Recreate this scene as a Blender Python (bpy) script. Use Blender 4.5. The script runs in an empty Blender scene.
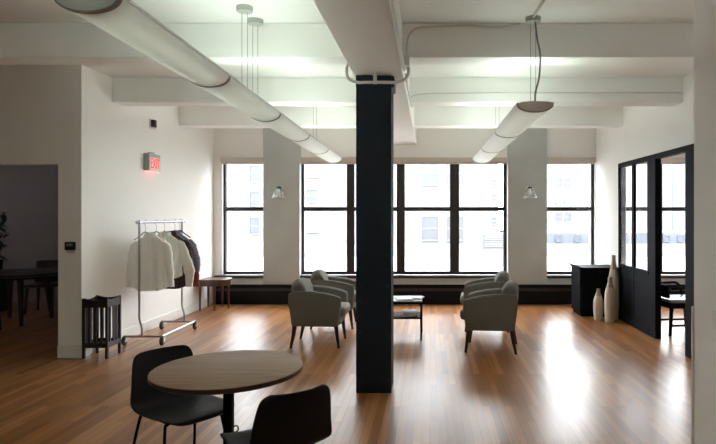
import bpy, bmesh, math, random
from mathutils import Vector, Matrix
random.seed(7)
C = bpy.context.scene.collection
PI = math.pi
F, CX, CY, EYE = 570.0, 430.0, 214.0, 1.6

def XP(px, y): return (px - CX) * y / F
def ZP(py, y): return EYE + (CY - py) * y / F

# ------------------------------------------------------------------ materials
def mat(name, col, rough=0.6, metal=0.0, var=0.06, scale=6.0, bump=0.0, bscale=80.0, spec=0.5, stretch=None, coat=0.0):
    m = bpy.data.materials.new(name); m.use_nodes = True
    nt = m.node_tree; n = nt.nodes; l = nt.links
    b = n['Principled BSDF']
    b.inputs['Roughness'].default_value = rough
    b.inputs['Metallic'].default_value = metal
    b.inputs['Specular IOR Level'].default_value = spec
    b.inputs['Coat Weight'].default_value = coat
    tc = n.new('ShaderNodeTexCoord'); mp = n.new('ShaderNodeMapping')
    if stretch: mp.inputs['Scale'].default_value = stretch
    l.new(tc.outputs['Object'], mp.inputs['Vector'])
    nz = n.new('ShaderNodeTexNoise'); nz.inputs['Scale'].default_value = scale; nz.inputs['Detail'].default_value = 5
    l.new(mp.outputs['Vector'], nz.inputs['Vector'])
    mx = n.new('ShaderNodeMixRGB')
    mx.inputs['Color1'].default_value = tuple(max(0, c * (1 - var)) for c in col) + (1,)
    mx.inputs['Color2'].default_value = tuple(min(1, c * (1 + var)) for c in col) + (1,)
    l.new(nz.outputs['Fac'], mx.inputs['Fac']); l.new(mx.outputs['Color'], b.inputs['Base Color'])
    if bump:
        n2 = n.new('ShaderNodeTexNoise'); n2.inputs['Scale'].default_value = bscale; n2.inputs['Detail'].default_value = 4
        l.new(mp.outputs['Vector'], n2.inputs['Vector'])
        bp = n.new('ShaderNodeBump'); bp.inputs['Strength'].default_value = bump; bp.inputs['Distance'].default_value = 0.01
        l.new(n2.outputs['Fac'], bp.inputs['Height']); l.new(bp.outputs['Normal'], b.inputs['Normal'])
    return m

def emis(name, col, s):
    m = bpy.data.materials.new(name); m.use_nodes = True
    b = m.node_tree.nodes['Principled BSDF']
    b.inputs['Base Color'].default_value = col + (1,)
    b.inputs['Emission Color'].default_value = col + (1,)
    b.inputs['Emission Strength'].default_value = s
    return m

def glass(name, tint, refl=0.08, milk=0.0):
    m = bpy.data.materials.new(name); m.use_nodes = True
    nt = m.node_tree; n = nt.nodes; l = nt.links; n.clear()
    out = n.new('ShaderNodeOutputMaterial')
    t = n.new('ShaderNodeBsdfTransparent'); t.inputs['Color'].default_value = tint + (1,)
    g = n.new('ShaderNodeBsdfGlossy'); g.inputs['Roughness'].default_value = 0.03
    fr = n.new('ShaderNodeFresnel'); fr.inputs['IOR'].default_value = 1.3 + refl
    a = n.new('ShaderNodeMixShader'); gm = n.new('ShaderNodeNewGeometry'); iv = n.new('ShaderNodeMath'); iv.operation = 'SUBTRACT'; iv.inputs[0].default_value = 1; l.new(gm.outputs['Backfacing'], iv.inputs[1])
    mu = n.new('ShaderNodeMath'); mu.operation = 'MULTIPLY'; l.new(fr.outputs[0], mu.inputs[0]); l.new(iv.outputs[0], mu.inputs[1])
    l.new(mu.outputs[0], a.inputs[0]); l.new(t.outputs[0], a.inputs[1]); l.new(g.outputs[0], a.inputs[2])
    if milk:
        d = n.new('ShaderNodeBsdfTranslucent'); d.inputs['Color'].default_value = (.9, .9, .9, 1)
        x = n.new('ShaderNodeMixShader'); x.inputs[0].default_value = milk
        l.new(a.outputs[0], x.inputs[1]); l.new(d.outputs[0], x.inputs[2]); l.new(x.outputs[0], out.inputs[0])
    else:
        l.new(a.outputs[0], out.inputs[0])
    return m

def wood_floor():
    m = bpy.data.materials.new('oak_strip_floor'); m.use_nodes = True
    nt = m.node_tree; n = nt.nodes; l = nt.links; b = n['Principled BSDF']
    tc = n.new('ShaderNodeTexCoord'); sp = n.new('ShaderNodeSeparateXYZ'); cb = n.new('ShaderNodeCombineXYZ')
    l.new(tc.outputs['Object'], sp.inputs[0])
    l.new(sp.outputs['Y'], cb.inputs['X']); l.new(sp.outputs['X'], cb.inputs['Y'])
    br = n.new('ShaderNodeTexBrick'); br.offset = 0.37; br.offset_frequency = 3; br.squash = 1.0
    br.inputs['Scale'].default_value = 1.0; br.inputs['Brick Width'].default_value = 0.95; br.inputs['Row Height'].default_value = 0.062
    br.inputs['Mortar Size'].default_value = 0.0017; br.inputs['Mortar Smooth'].default_value = 0.3; br.inputs['Bias'].default_value = 0.0
    br.inputs['Color1'].default_value = (0, 0, 0, 1); br.inputs['Color2'].default_value = (1, 1, 1, 1); br.inputs['Mortar'].default_value = (.3, .3, .3, 1)
    l.new(cb.outputs[0], br.inputs['Vector'])
    rp = n.new('ShaderNodeValToRGB'); e = rp.color_ramp.elements
    e[0].position = 0; e[0].color = (.22, .080, .025, 1); e[1].position = 1; e[1].color = (.45, .21, .082, 1)
    k = e.new(.5); k.color = (.34, .143, .049, 1)
    l.new(br.outputs['Color'], rp.inputs[0])
    mp = n.new('ShaderNodeMapping'); mp.inputs['Scale'].default_value = (1.6, 42, 1); l.new(cb.outputs[0], mp.inputs['Vector'])
    nz = n.new('ShaderNodeTexNoise'); nz.inputs['Scale'].default_value = 1.0; nz.inputs['Detail'].default_value = 6; nz.inputs['Distortion'].default_value = .6
    l.new(mp.outputs[0], nz.inputs['Vector'])
    gr = n.new('ShaderNodeMapRange'); gr.inputs[1].default_value = .25; gr.inputs[2].default_value = .75; gr.inputs[3].default_value = .80; gr.inputs[4].default_value = 1.12
    l.new(nz.outputs['Fac'], gr.inputs[0])
    mul = n.new('ShaderNodeMixRGB'); mul.blend_type = 'MULTIPLY'; mul.inputs[0].default_value = 1
    l.new(rp.outputs[0], mul.inputs[1]); l.new(gr.outputs[0], mul.inputs[2])
    mo = n.new('ShaderNodeMixRGB'); mo.inputs[2].default_value = (.07, .03, .012, 1)
    mf = n.new('ShaderNodeMath'); mf.operation = 'MULTIPLY'; mf.inputs[1].default_value = .75; l.new(br.outputs['Fac'], mf.inputs[0])
    l.new(mf.outputs[0], mo.inputs[0]); l.new(mul.outputs[0], mo.inputs[1]); l.new(mo.outputs[0], b.inputs['Base Color'])
    wn = n.new('ShaderNodeTexNoise'); wn.inputs['Scale'].default_value = 1.1; wn.inputs['Detail'].default_value = 4; l.new(tc.outputs['Object'], wn.inputs['Vector'])
    rr = n.new('ShaderNodeMapRange'); rr.inputs[3].default_value = FLOOR_ROUGH[0]; rr.inputs[4].default_value = FLOOR_ROUGH[1]
    l.new(wn.outputs['Fac'], rr.inputs[0]); l.new(rr.outputs[0], b.inputs['Roughness'])
    b.inputs['Specular IOR Level'].default_value = .36
    return m

def grain(name, c1, c2, rough, scale=(2, 30, 2), coat=0.0):
    m = bpy.data.materials.new(name); m.use_nodes = True
    nt = m.node_tree; n = nt.nodes; l = nt.links; b = n['Principled BSDF']
    tc = n.new('ShaderNodeTexCoord'); mp = n.new('ShaderNodeMapping'); mp.inputs['Scale'].default_value = scale
    mp.inputs['Rotation'].default_value = (0, 0, .12)
    l.new(tc.outputs['Object'], mp.inputs['Vector'])
    nz = n.new('ShaderNodeTexNoise'); nz.inputs['Scale'].default_value = 1.5; nz.inputs['Detail'].default_value = 7; nz.inputs['Distortion'].default_value = .5
    l.new(mp.outputs[0], nz.inputs['Vector'])
    rp = n.new('ShaderNodeValToRGB'); e = rp.color_ramp.elements
    e[0].position = .3; e[0].color = c1 + (1,); e[1].position = .7; e[1].color = c2 + (1,)
    l.new(nz.outputs['Fac'], rp.inputs[0]); l.new(rp.outputs[0], b.inputs['Base Color'])
    b.inputs['Roughness'].default_value = rough; b.inputs['Coat Weight'].default_value = coat
    return m

def plaid(name):
    m = bpy.data.materials.new(name); m.use_nodes = True
    nt = m.node_tree; n = nt.nodes; l = nt.links; b = n['Principled BSDF']
    tc = n.new('ShaderNodeTexCoord')
    ck = n.new('ShaderNodeTexChecker'); ck.inputs['Scale'].default_value = 55
    ck.inputs['Color1'].default_value = (.10, .105, .17, 1); ck.inputs['Color2'].default_value = (.38, .37, .42, 1)
    l.new(tc.outputs['Object'], ck.inputs['Vector']); l.new(ck.outputs[0], b.inputs['Base Color']); b.inputs['Roughness'].default_value = .9
    return m

TRANSL = .16
FLOOR_ROUGH = (.25, .34)
M = {}
M['floor'] = wood_floor()
M['wall'] = mat('warm_white_paint', (.85, .835, .805), .75, var=.025, scale=1.6, bump=.05, bscale=60, spec=.3)
M['ceil'] = mat('ceiling_paint', (.86, .855, .84), .8, var=.02, scale=1.2, bump=.04, bscale=40, spec=.3)
M['beam'] = mat('beam_paint', (.85, .845, .825), .75, var=.025, scale=1.4, bump=.05, bscale=40, spec=.3)
M['girder'] = mat('girder_paint', (.78, .75, .715), .7, var=.03, scale=1.4, bump=.04, bscale=40, spec=.3)
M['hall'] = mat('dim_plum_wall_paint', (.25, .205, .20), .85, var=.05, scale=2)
M['pier'] = mat('grey_concrete', (.47, .485, .465), .8, var=.14, scale=2.2, bump=.15, bscale=25, spec=.3)
M['trimw'] = mat('white_trim_paint', (.78, .76, .72), .55, var=.02, scale=3)
M['black'] = mat('black_paint', (.0065, .007, .010), .6, spec=.05, var=.25, scale=5, bump=.03, bscale=30)
M['frame'] = mat('dark_bronze_frame', (.022, .018, .019), .45, var=.2, scale=8)
M['column'] = mat('navy_black_steel', (.009, .016, .031), .55, spec=.3, var=.3, scale=4, bump=.05, bscale=20)
M['radiator'] = mat('black_radiator_paint', (.007, .0072, .0095), .6, spec=.15, var=.25, scale=5)
M['blind'] = mat('beige_blind_fabric', (.58, .52, .46), .85, var=.04, scale=20)
M['pane'] = glass('clear_window_glass', (.97, .98, .98))
M['pane2'] = glass('partition_glass', (.95, .96, .96), refl=-.1, milk=.06)
M['shade'] = mat('white_diffuser', (.82, .81, .79), .5, var=.03, scale=30, bump=.05, bscale=200)
def diffuser(name):
    m = mat(name, (.84, .83, .81), .5, var=.03, scale=30, bump=.05, bscale=200); nt = m.node_tree
    b = nt.nodes['Principled BSDF']; out = nt.nodes['Material Output']
    tr = nt.nodes.new('ShaderNodeBsdfTranslucent'); tr.inputs[0].default_value = (.9, .9, .87, 1)
    mx = nt.nodes.new('ShaderNodeMixShader'); mx.inputs[0].default_value = TRANSL
    nt.links.new(b.outputs[0], mx.inputs[1]); nt.links.new(tr.outputs[0], mx.inputs[2]); nt.links.new(mx.outputs[0], out.inputs[0]); return m
M['shade'] = diffuser('white_diffuser_shade')
M['band'] = mat('brown_grey_band', (.22, .17, .15), .5, var=.1, scale=10)
M['endcap'] = mat('pale_grey_cap', (.42, .43, .41), .5, var=.05, scale=10)
M['capgrey'] = mat('warm_grey_cap', (.62, .57, .53), .5, var=.05, scale=10)
M['alu'] = mat('pale_aluminium', (.60, .60, .58), .35, .6, var=.05, scale=12)
M['tube'] = emis('fluorescent_tube_glow', (.86, 1.0, .91), 12.0)
M['cable'] = mat('grey_cable', (.22, .22, .21), .5, var=.1, scale=20)
M['chrome'] = mat('chrome_steel', (.40, .40, .41), .38, 1.0, var=.05, scale=10)
M['conduit'] = mat('painted_conduit', (.62, .59, .55), .5, var=.04, scale=10)
M['fabric'] = mat('olive_grey_upholstery', (.170, .164, .146), .92, var=.16, scale=60, bump=.25, bscale=300, spec=.2)
M['cushionlit'] = mat('upholstery_window_lit', (.25, .25, .245), .85, var=.14, scale=60, bump=.25, bscale=300, spec=.3)  # same upholstery made lighter, window light put into the cushion colour
M['legwood'] = grain('dark_espresso_wood', (.016, .008, .006), (.035, .017, .012), .35, (20, 20, 2))
M['darkwood'] = grain('espresso_stand_wood', (.012, .008, .007), (.03, .018, .014), .4, (12, 12, 2))
M['redwood'] = grain('mahogany_wood', (.055, .018, .011), (.11, .042, .026), .3, (10, 10, 3))
M['tabletop'] = grain('walnut_laminate', (.25, .142, .083), (.36, .222, .138), .5, (2.2, 26, 3))
M['tabledge'] = mat('dark_red_brown_edge', (.055, .022, .015), .45, var=.2, scale=20)
M['shell'] = mat('matte_black_plastic', (.007, .007, .009), .5, spec=.3, var=.2, scale=10, bump=.04, bscale=300)
M['rubber'] = mat('black_rubber', (.012, .012, .012), .6, var=.2, scale=20)
M['cloth1'] = mat('ivory_cotton', (.90, .885, .85), .95, var=.05, scale=9, bump=.25, bscale=14, spec=.2)
M['cloth2'] = mat('cream_linen', (.70, .68, .63), .95, var=.08, scale=9, bump=.35, bscale=16, spec=.2)
M['cloth3'] = plaid('blue_grey_plaid')
M['cloth4'] = mat('red_cotton', (.28, .045, .05), .95, var=.15, scale=12)
M['cloth5'] = mat('dark_maroon_cloth', (.045, .022, .024), .95, var=.3, scale=12)
M['vase'] = mat('sand_ceramic', (.56, .48, .39), .55, var=.10, scale=7, bump=.08, bscale=40)
M['vasetop'] = mat('tan_glazed_neck', (.36, .26, .17), .5, var=.14, scale=9)
M['paper'] = mat('printed_paper', (.62, .62, .60), .5, var=.25, scale=30)
M['paper2'] = mat('grey_magazine_cover', (.22, .23, .25), .4, var=.5, scale=25)
M['glasstop'] = mat('pale_glass_top', (.50, .53, .55), .10, var=.04, scale=5)
M['seatreflect'] = mat('vinyl_window_reflection', (.30, .35, .46), .25, var=.1, scale=10)  # black seat coloured pale blue to stand for the window's reflection
M['signbody'] = mat('grey_green_metal', (.30, .36, .32), .5, var=.06, scale=20)
M['signface'] = mat('pale_sign_face', (.72, .66, .62), .6, var=.04, scale=20)
M['red'] = emis('lit_red_letters', (.95, .06, .045), .55)
M['redlens'] = emis('lit_red_lens', (1.0, .22, .19), 1.8)
M['bulb'] = mat('frosted_bulb', (.8, .8, .77), .35, var=.03, scale=20)
M['sconceglass'] = glass('sconce_glass', (.93, .94, .93), refl=.25, milk=.22)
M['darkmetal'] = mat('dark_metal', (.03, .03, .03), .4, .5, var=.2, scale=20)
M['leaf'] = mat('very_dark_foliage', (.012, .014, .011), .5, var=.4, scale=10)
M['fac1'] = mat('pale_limestone', (0.144, 0.142, 0.14), .9, var=.05, scale=.5)
M['fac2'] = mat('pale_grey_masonry', (0.117, 0.122, 0.136), .9, var=.06, scale=.6)
M['fac3'] = mat('whitewashed_masonry', (0.168, 0.168, 0.168), .9, var=.03, scale=.4)
M['faclow'] = mat('blue_grey_roofing', (0.074, 0.082, 0.098), .9, var=.15, scale=.5)
M['facglass'] = mat('pale_window_glass', (0.066, 0.069, 0.078), .6, var=.12, scale=.9)
M['facglass2'] = mat('curtained_window', (0.098, 0.098, 0.101), .6, var=.1, scale=.9)
M['lightplate'] = mat('light_switch_plastic', (.74, .72, .68), .45, var=.02, scale=20)
M['asphalt'] = mat('asphalt', (.12, .12, .12), .9, var=.1, scale=1)

# ------------------------------------------------------------------ mesh builder
class MB:
    def __init__(s): s.v = []; s.f = []
    def add(s, vs, fs, mtx=None):
        o = len(s.v)
        s.v += [tuple(mtx @ Vector(p)) if mtx else tuple(p) for p in vs]
        s.f += [tuple(o + i for i in f) for f in fs]; return s
    def box(s, x0, x1, y0, y1, z0, z1, mtx=None):
        vs = [(x0, y0, z0), (x1, y0, z0), (x1, y1, z0), (x0, y1, z0), (x0, y0, z1), (x1, y0, z1), (x1, y1, z1), (x0, y1, z1)]
        return s.add(vs, [(0, 3, 2, 1), (4, 5, 6, 7), (0, 1, 5, 4), (1, 2, 6, 5), (2, 3, 7, 6), (3, 0, 4, 7)], mtx)
    def taper(s, p0, p1, a0, a1, b0=None, b1=None):
        b0 = b0 or a0; b1 = b1 or a1; vs = []
        for (x, y, z), a, b in ((p0, a0, b0), (p1, a1, b1)):
            vs += [(x - a / 2, y - b / 2, z), (x + a / 2, y - b / 2, z), (x + a / 2, y + b / 2, z), (x - a / 2, y + b / 2, z)]
        return s.add(vs, [(0, 3, 2, 1), (4, 5, 6, 7), (0, 1, 5, 4), (1, 2, 6, 5), (2, 3, 7, 6), (3, 0, 4, 7)])
    def tube(s, pts, r, seg=10):
        P = [Vector(p) for p in pts]; n = len(P); R = r if isinstance(r, (list, tuple)) else [r] * n
        vs = []; fs = []; up = None
        for i in range(n):
            t = (P[min(i + 1, n - 1)] - P[max(i - 1, 0)]).normalized()
            if up is None:
                up = Vector((0, 0, 1)) if abs(t.z) < .9 else Vector((1, 0, 0))
            a = t.cross(up).normalized(); up = a.cross(t).normalized(); b = up
            for k in range(seg):
                w = 2 * PI * k / seg; vs.append(P[i] + (a * math.cos(w) + b * math.sin(w)) * R[i])
        for i in range(n - 1):
            for k in range(seg):
                k2 = (k + 1) % seg; fs.append((i * seg + k, i * seg + k2, (i + 1) * seg + k2, (i + 1) * seg + k))
        fs.append(tuple(range(seg - 1, -1, -1))); fs.append(tuple((n - 1) * seg + k for k in range(seg)))
        return s.add(vs, fs)
    def lathe(s, prof, c=(0, 0, 0), seg=28, mtx=None):
        vs = []; fs = []; n = len(prof)
        for r, z in prof:
            for k in range(seg):
                w = 2 * PI * k / seg; vs.append((c[0] + r * math.cos(w), c[1] + r * math.sin(w), c[2] + z))
        for i in range(n - 1):
            for k in range(seg):
                k2 = (k + 1) % seg; fs.append((i * seg + k, i * seg + k2, (i + 1) * seg + k2, (i + 1) * seg + k))
        if prof[0][0] > 1e-5: fs.append(tuple(range(seg - 1, -1, -1)))
        if prof[-1][0] > 1e-5: fs.append(tuple((n - 1) * seg + k for k in range(seg)))
        return s.add(vs, fs, mtx)
    def prism(s, poly, axis, a0, a1, mtx=None):
        def P(u, w, a): return {'x': (a, u, w), 'y': (u, a, w), 'z': (u, w, a)}[axis]
        n = len(poly); vs = [P(u, w, a0) for u, w in poly] + [P(u, w, a1) for u, w in poly]
        fs = [tuple(range(n)), tuple(range(2 * n - 1, n - 1, -1))] + [(i, (i + 1) % n, n + (i + 1) % n, n + i) for i in range(n)]
        return s.add(vs, fs, mtx)
    def loft(s, rings, caps=True, closed=True):
        n = len(rings[0]); vs = [p for r in rings for p in r]; fs = []
        for i in range(len(rings) - 1):
            for k in range(n if closed else n - 1):
                k2 = (k + 1) % n; fs.append((i * n + k, i * n + k2, (i + 1) * n + k2, (i + 1) * n + k))
        if caps and closed:
            fs.append(tuple(range(n - 1, -1, -1))); fs.append(tuple((len(rings) - 1) * n + k for k in range(n)))
        return s.add(vs, fs)
    def build(s, name, material, parent=None, smooth=False, bevel=0.0, seg=2, sub=0, solid=0.0, loc=None, rot=None):
        me = bpy.data.meshes.new(name); me.from_pydata(s.v, [], s.f)
        bm = bmesh.new(); bm.from_mesh(me); bmesh.ops.remove_doubles(bm, verts=bm.verts, dist=1e-6)
        bmesh.ops.recalc_face_normals(bm, faces=bm.faces); bm.to_mesh(me); bm.free()
        if smooth:
            me.polygons.foreach_set('use_smooth', [True] * len(me.polygons))
            me.set_sharp_from_angle(angle=math.radians(50))
        o = bpy.data.objects.new(name, me); C.objects.link(o)
        me.materials.append(M[material] if isinstance(material, str) else material)
        if parent: o.parent = parent
        if loc: o.location = loc
        if rot: o.rotation_euler = rot
        if solid:
            q = o.modifiers.new('thick', 'SOLIDIFY'); q.thickness = solid; q.offset = 0
        if bevel:
            q = o.modifiers.new('soft', 'BEVEL'); q.width = bevel; q.segments = seg; q.limit_method = 'ANGLE'; q.angle_limit = math.radians(35)
            if seg > 2: me.polygons.foreach_set('use_smooth', [True] * len(me.polygons))
        if sub:
            q = o.modifiers.new('round', 'SUBSURF'); q.levels = sub; q.render_levels = sub
        return o

def smooth_path(pts, n=6):
    P = [Vector(p) for p in pts]; out = []
    for i in range(len(P) - 1):
        p0 = P[max(i - 1, 0)]; p1 = P[i]; p2 = P[i + 1]; p3 = P[min(i + 2, len(P) - 1)]
        for k in range(n):
            t = k / n
            out.append(.5 * ((2 * p1) + (p2 - p0) * t + (2 * p0 - 5 * p1 + 4 * p2 - p3) * t * t + (3 * p1 - p0 - 3 * p2 + p3) * t ** 3))
    out.append(P[-1]); return out

def tag(o, label=None, cat=None, group=None, kind=None):
    if label: o['label'] = label
    if cat: o['category'] = cat
    if group: o['group'] = group
    if kind: o['kind'] = kind
    return o
def thing(name, label, cat, loc=(0, 0, 0), rz=0.0, group=None):
    o = bpy.data.objects.new(name, None); C.objects.link(o); o.empty_display_size = .1
    o.location = loc; o.rotation_euler = (0, 0, rz)
    return tag(o, label, cat, group)
def struct(o, label=None, cat='structure'):
    return tag(o, label, cat, None, 'structure')
def dup(root, loc, rz, label):
    r = root.copy(); C.objects.link(r); r.location = loc; r.rotation_euler = (0, 0, rz); r['label'] = label
    for ch in list(root.children):
        c = ch.copy(); C.objects.link(c); c.parent = r
        for g in list(ch.children):
            d = g.copy(); C.objects.link(d); d.parent = c
    return r

# ------------------------------------------------------------------ room shell
XL, XR = -3.87, 3.08                    # studio side walls
YB, YW = 10.2, 10.3                     # back wall face, window plane
CEIL = 3.26
struct(MB().box(-9.2, 5.8, -4.2, 10.6, -.15, 0).build('floor', 'floor'), 'orange brown strip wood floor with glossy finish', 'floor')
struct(MB().box(-9.2, 5.8, -4.2, 10.6, CEIL, CEIL + .2).build('ceiling', 'ceil'), 'white painted ceiling between the beams', 'ceiling')

# back wall around the windows (opening z .50 .. 2.60)
W1 = (-3.72, -2.958); WM = (-2.317, 1.385); W6 = (2.077, 2.955); W7 = (3.34, 4.95)
zb, zt = .50, 2.60
b = MB()
b.box(-3.95, 5.6, YB, 10.6, zt, CEIL)
b.box(-3.95, 5.6, YB, 10.6, 0, zb)
for x0, x1 in ((-3.95, W1[0]), (W1[1], WM[0]), (WM[1], W6[0]), (W6[1], W7[0]), (W7[1], 5.6)):
    b.box(x0, x1, YB, 10.6, zb, zt)
struct(b.build('wall_back', 'wall'), 'white window wall above and below the windows', 'wall')
# concrete piers standing proud between windows
for x0, x1, side in ((-2.962, -2.315, 'left'), (1.383, 2.079, 'right')):
    o = MB().box(x0, x1, 10.12, 10.5, 0, CEIL).build('pillar_' + side, 'pier', bevel=.006)
    struct(o, 'grey concrete pier between windows, %s of the two' % side, 'pillar')
# left wall (white) with its end forming the side of the dark opening
struct(MB().box(-4.13, XL, 6.33, YB, 0, CEIL).build('wall_left', 'wall'), 'long white wall behind the clothes rack', 'wall')
struct(MB().box(-9.0, -4.13, 6.33, 6.48, 2.155, CEIL).box(-9.0, -6.9, 6.33, 6.48, 0, 2.155).build('wall_opening', 'wall'), 'wall above the opening to the dim dining room', 'wall')
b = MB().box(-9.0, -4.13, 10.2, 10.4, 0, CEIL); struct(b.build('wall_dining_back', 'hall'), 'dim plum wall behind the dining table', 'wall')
struct(MB().box(-9.2, -9.0, -4.2, 7.2, 0, CEIL).box(-9.2, -9.0, 8.6, 10.4, 0, CEIL).box(-9.2, -9.0, 7.2, 8.6, 0, 1.7).box(-9.2, -9.0, 7.2, 8.6, 2.0, CEIL).build('wall_far_left', 'wall'), 'far left wall of the loft with an added slot for daylight', 'wall')  # high slot added out of view to let sky light into the dining room
struct(MB().box(-9.0, 1.98, -4.2, -4.0, 0, CEIL).build('wall_front', 'wall'), 'plain wall closing the loft at the near end', 'wall')
# inner dark lining of the dining room
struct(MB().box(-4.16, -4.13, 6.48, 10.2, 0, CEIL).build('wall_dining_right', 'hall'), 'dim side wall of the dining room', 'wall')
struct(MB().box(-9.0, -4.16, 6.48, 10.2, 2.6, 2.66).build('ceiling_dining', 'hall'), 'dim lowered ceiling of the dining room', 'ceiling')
# right wall: solid past the partition, over it, and before it
b = MB()
b.box(2.97, 3.0, 8.72, YB, 0, 2.365); b.prism([(XR, 6.17), (XR + .15, 6.17), (XR + .15, YB), (2.97, YB), (2.97, 8.72), (XR, 6.93)], 'z', 2.365, CEIL); b.box(XR, XR + .15, 3.886, 6.17, 0, CEIL)
struct(b.build('wall_right', 'wall'), 'white wall above the black glazed partition', 'wall')
struct(MB().box(1.80, 1.98, -4.0, 3.886, 0, CEIL).box(1.98, XR + .15, 3.70, 3.886, 0, CEIL).build('wall_right_end', 'wall'), 'plain wall at the right edge with light switch', 'wall')
struct(MB().box(1.788, 1.90, 3.886, 3.902, 0, .97).build('trim_1', 'trimw', bevel=.003), 'low white board on the end of the right wall', 'trim')
struct(MB().box(5.6, 5.8, 3.75, 10.6, 0, CEIL).build('wall_office_right', 'wall'), 'far wall of the side office', 'wall')
struct(MB().box(XR + .15, 5.6, 4.6, 4.75, 0, CEIL).build('wall_office_front', 'wall'), 'near wall of the side office', 'wall')
struct(MB().box(XR + .15, 5.6, 4.75, YB, 2.74, 2.8).build('ceiling_office', 'ceil'), 'lowered ceiling of the side office', 'ceiling')
# skirting boards
b = MB(); b.box(XL, XL + .018, 6.33, 10.08, 0, .14); struct(b.build('baseboard_left', 'trimw', bevel=.004), 'white baseboard along the left wall', 'baseboard')
b = MB(); b.box(-4.13, XL + .018, 6.315, 6.33, 0, .14); struct(b.build('baseboard_left_end', 'trimw', bevel=.004), 'white baseboard on the wall end by the dark opening', 'baseboard')

# ------------------------------------------------------------------ beams, girder, column
for nm, y0, y1, x0, lab in (('beam', 4.95, 5.2, -9.0, 'cross beam directly over the black column, nearest in view'), ('beam', 6.93, 7.2, XL, 'middle white cross beam behind the column'),
                       ('beam', 8.78, 9.05, XL, 'white cross beam closest to the windows'), ('beam', 2.9, 3.15, -9.0, 'white cross beam over the cafe table')):
    x1 = XR if y0 > 3.75 else 1.80
    struct(MB().box(x0, x1, y0, y1, 2.96, CEIL).build(nm, 'beam', bevel=.008), lab, 'beam')
GX0, GX1 = -.68, -.242
struct(MB().box(GX0, GX1, -4.0, YB, 2.84, CEIL).build('beam', 'girder', bevel=.006), 'deep lengthwise girder carried by the black column', 'beam')

b = MB()
x0, x1, y0, y1, zt_ = -.661, -.345, 5.09, 5.40, 2.84
b.box(x0, x1, y0, y0 + .022, 0, zt_); b.box(x0, x1, y1 - .022, y1, 0, zt_)
b.box(x0 + .02, x0 + .045, y0 + .022, y1 - .022, 0, zt_); b.box(x1 - .03, x1 - .005, y0 + .022, y1 - .022, 0, zt_)
b.box(x0 - .006, x1 + .02, y0 + .03, y1 + .01, 2.74, zt_)
b.box(x0 + .06, x0 + .14, y0 - .012, y0, 2.80, 2.84)
col = b.build('column', 'column', bevel=.003)
r = MB()
for z in [0.12 + .14 * i for i in range(19)]:
    for x in (x0 + .035, x1 - .035):
        r.lathe([(.013, 0), (.010, .006), (0, .009)], seg=8, mtx=Matrix.Translation((x, y0, z)) @ Matrix.Rotation(PI / 2, 4, 'X'))
r.build('rivets', 'column', col, smooth=True)
struct(col, 'black riveted steel column in the middle of the room', 'column')

# ------------------------------------------------------------------ windows
def window(n, x0, x1, l, rgt, label):
    """x0..x1 clear opening; l, rgt widths of the side stiles"""
    z0, z1 = .51, 2.56
    w = bpy.data.objects.new('window_%d' % n, None); C.objects.link(w); w.location = ((x0 + x1) / 2, YW, z0); tag(w, label, 'window', None, 'structure')
    ox = (x0 + x1) / 2; a, c = x0 - ox, x1 - ox; h = z1 - z0
    f = MB(); f.box(a - l, a, -.03, .05, 0, h); f.box(c, c + rgt, -.03, .05, 0, h)
    f.box(a, c, -.03, .05, 0, .055); f.box(a, c, -.03, .05, h - .05, h)
    f.build('frame', 'frame', w)
    zm = 1.69 - z0
    MB().box(a, c, -.035, .05, zm - .036, zm + .036).build('meeting_rail', 'frame', w, bevel=.004)
    MB().box(a, c, .004, .010, .05, zm - .03).build('pane', 'pane', w)
    MB().box(a, c, .020, .026, zm + .03, h - .04).build('pane', 'pane', w)
    return w
window(1, -3.68, -2.965, .05, .03, 'window nearest the left wall, above the small side table')
window(2, -2.27, -1.50, .047, .068, 'window beside the left pier, behind the left armchairs')
window(3, -1.365, -.60, .0675, .0695, 'window mostly hidden behind the black column')
window(4, -.455, .36, .076, .083, 'window right of the column, above the coffee table')
window(5, .525, 1.325, .0825, .05, 'window beside the right pier, behind the right armchairs')
window(6, 2.10, 2.905, .022, .05, 'window above the black cabinet')
window(7, 3.39, 4.11, .05, .041, 'office window seen through the partition panes')
window(8, 4.19, 4.90, .041, .05, 'office window seen through the doorway')
for n, (a, c) in enumerate(((-3.84, -2.965), (-2.31, 1.38), (2.085, 2.965), (3.3, 5.0)), 1):
    struct(MB().box(a, c, YB - .07, YW - .03, .455, .505).build('sill_%d' % n, 'frame', bevel=.006), 'dark window sill ledge, bay %d from the left' % n, 'sill')
for (a, c), lab in (((-3.73, -2.97), 'rolled beige roller blind over the window nearest the left wall'),
                    ((-2.305, 1.375), 'long rolled beige roller blind across the middle windows'),
                    ((2.085, 2.95), 'rolled beige roller blind over the window above the black cabinet'),
                    ((3.35, 4.94), 'rolled beige roller blind seen through the office doorway')):
    t = thing('roller_blind', lab, 'blind', ((a + c) / 2, 10.165, 2.495), group='roller blinds at the window heads')
    hw = (c - a) / 2
    MB().box(-hw, hw, -.035, .033, .022, .112).build('cassette', 'blind', t, bevel=.008)
    MB().box(-hw + .02, hw - .02, -.012, 0.012, -.006, .026).build('hem_bar', 'blind', t, bevel=.003)

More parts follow.
